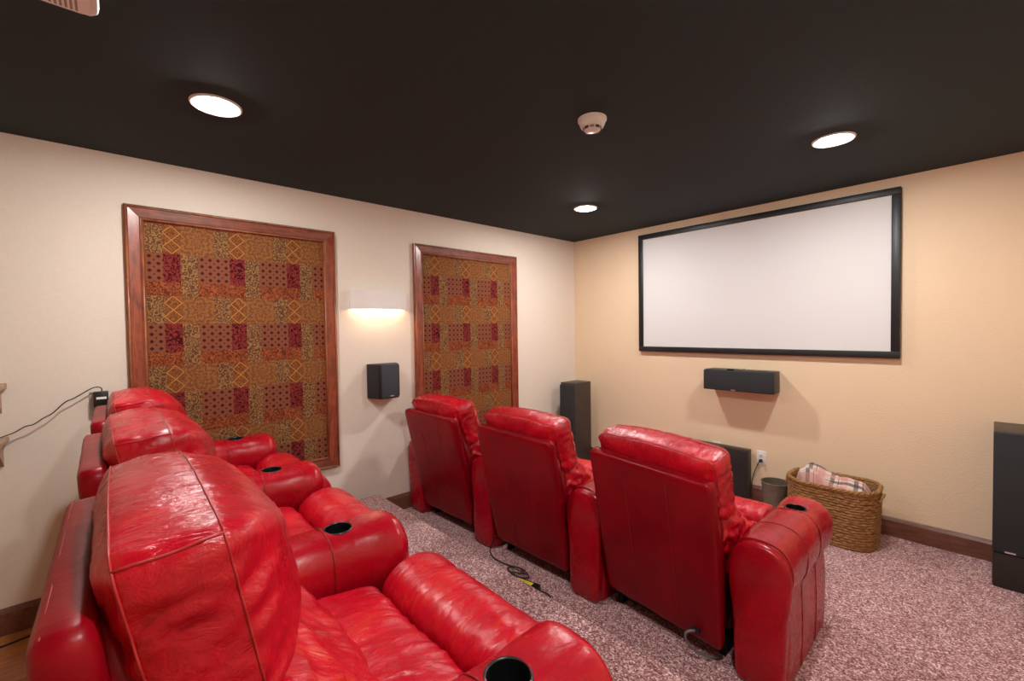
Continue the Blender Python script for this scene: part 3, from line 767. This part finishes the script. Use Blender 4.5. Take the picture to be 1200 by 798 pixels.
t = thing('throw_blanket', 'pink, cream and black plaid throw folded inside the wicker basket', 'blanket', (BX, BY, 0.20))
nx, ny = 70, 44; rings = []; uvs = []
for j in range(ny+1):
    row = []; v = j/ny
    for i in range(nx+1):
        u = i/nx; x = -0.210 + 0.42*u; y = -0.140 + 0.28*v
        pn = ((abs(x)/0.212)**3.2 + (abs(y)/0.148)**3.2)**(1/3.2)
        if pn > 0.97: x *= 0.97/pn; y *= 0.97/pn
        ed = min(1, min(u, 1-u)/0.10)**0.5*min(1, min(v, 1-v)/0.14)**0.5
        h = 0.172 + 0.072*math.exp(-((u-0.20)/0.19)**2) + 0.030*math.exp(-((u-0.66)/0.28)**2) - 0.012*u
        h += 0.016*math.sin(y*34 + x*6 + 0.5*math.sin(x*20)) + 0.014*nz(x*13, y*13, 2) + 0.006*nz(x*30, y*30, 5)
        row.append(Vector((x, y + 0.012*nz(x*12, y*12, 8), h*(0.45+0.55*ed))))
        uvs.append((x*1.15 + 0.12*y, y*1.15 - 0.10*x + 0.25*h))
    rings.append(row)
bm = bmesh.new(); V = [[bm.verts.new(p) for p in r] for r in rings]; uvl = bm.loops.layers.uv.new('UVMap')
low = [[bm.verts.new((p.x*0.97, p.y*0.97, 0.0)) for p in r] for r in (rings[0], rings[-1])]
for j in range(ny):
    for i in range(nx):
        f = bm.faces.new((V[j][i], V[j][i+1], V[j+1][i+1], V[j+1][i]))
        for lp, (a, b) in zip(f.loops, ((j, i), (j, i+1), (j+1, i+1), (j+1, i))): lp[uvl].uv = uvs[a*(nx+1)+b]
def skirt(seq):
    bot = [bm.verts.new((v.co.x*0.97, v.co.y*0.97, 0.0)) for v in seq]
    for k in range(len(seq)-1): bm.faces.new((seq[k], seq[k+1], bot[k+1], bot[k]))
for r in low:
    for v in r: bm.verts.remove(v)
skirt(V[0]); skirt(V[-1]); skirt([r[0] for r in V]); skirt([r[-1] for r in V])
part('cloth', finish(bm, 180), 'plaid', t)
fr = []
for k in range(24):
    y = -0.11 + 0.0095*k
    fr.append(tube([(0.196, y, 0.135 + 0.01*nz(k*0.7, 1, 2)), (0.206, y+0.003*nz(k, 3, 1), 0.142), (0.213, y+0.006*nz(k, 2, 6), 0.125)], 0.002, 5))
fr = part('fringe', join(*fr), 'plaid', t); fr['kind'] = 'stuff'

t = thing('waste_bin', 'small round bronze metal waste bin between the wicker basket and dark panel', 'waste bin', (2.105, -0.165, 0))
part('bucket', lathe([(0.001, 0.006), (0.070, 0.006), (0.094, 0.245), (0.0965, 0.245), (0.0725, 0.0), (0.001, 0.0)], 40, smooth=50), 'bin_metal', t)
part('rim', tube([(0.0955*math.cos(2*PI*k/48), 0.0955*math.sin(2*PI*k/48), 0.246) for k in range(48)], 0.0038, 8, closed=True), 'bin_metal', t)

# ------------------------------------------------------------------ cables behind the front row
t = thing('power_supply', 'black power brick with yellow label on carpet behind middle front recliner', 'power supply', (1.49, -2.262, 0))
pb = part('housing', box(-0.085, 0.085, -0.035, 0.035, 0.0, 0.045, 0.006), 'black_plastic', t, (0, 0, 0), (0, 0, 0.25))
part('label_sticker', box(-0.060, 0.045, -0.006, 0.022, 0.045, 0.0456), 'yellow_label', pb)
part('cord', tube(crom([(-0.08, 0.02, 0.02), (-0.13, 0.03, 0.015), (-0.17, 0.06, 0.012), (-0.10, 0.09, 0.02), (-0.16, 0.10, 0.03), (-0.22, 0.07, 0.010), (-0.12, 0.05, 0.012), (-0.05, 0.08, 0.02),
     (-0.13, 0.11, 0.025), (-0.25, 0.10, 0.008), (-0.36, 0.09, 0.008), (-0.42, 0.10, 0.03), (-0.425, 0.13, 0.10), (-0.415, 0.135, 0.115), (-0.40, 0.138, 0.12)], 8), 0.0040, 7), 'cable_black', t)
part('cord', tube(crom([(0.08, 0.03, 0.02), (0.12, 0.06, 0.008), (0.18, 0.03, 0.006), (0.24, 0.01, 0.006), (0.28, 0.02, 0.006)], 8), 0.0038, 7), 'cable_black', t)
t = thing('power_lead', 'grey hooked power lead hanging under the recliner beside the basket', 'cable', (2.37, -2.085, 0))
part('connector', box(-0.018, 0.018, -0.006, 0.012, 0.128, 0.148, 0.003), 'black_plastic', t)
part('cord', tube(crom([(0.0, -0.006, 0.138), (-0.012, -0.022, 0.140), (-0.028, -0.030, 0.125), (-0.030, -0.022, 0.09), (-0.01, 0.0, 0.05), (0.03, 0.04, 0.02), (0.06, 0.09, 0.006)], 8), 0.0055, 8), 'cable_grey', t)
t = thing('floor_cable', 'dark cable lying on wood floor along the side wall', 'cable', (0.12, -4.5, 0))
part('cord', tube(crom([(-0.02, -0.5, 0.005), (0.0, -0.2, 0.005), (0.02, 0.05, 0.005), (0.0, 0.22, 0.005), (-0.05, 0.38, 0.005)], 8), 0.0045, 8), 'cable_black', t)
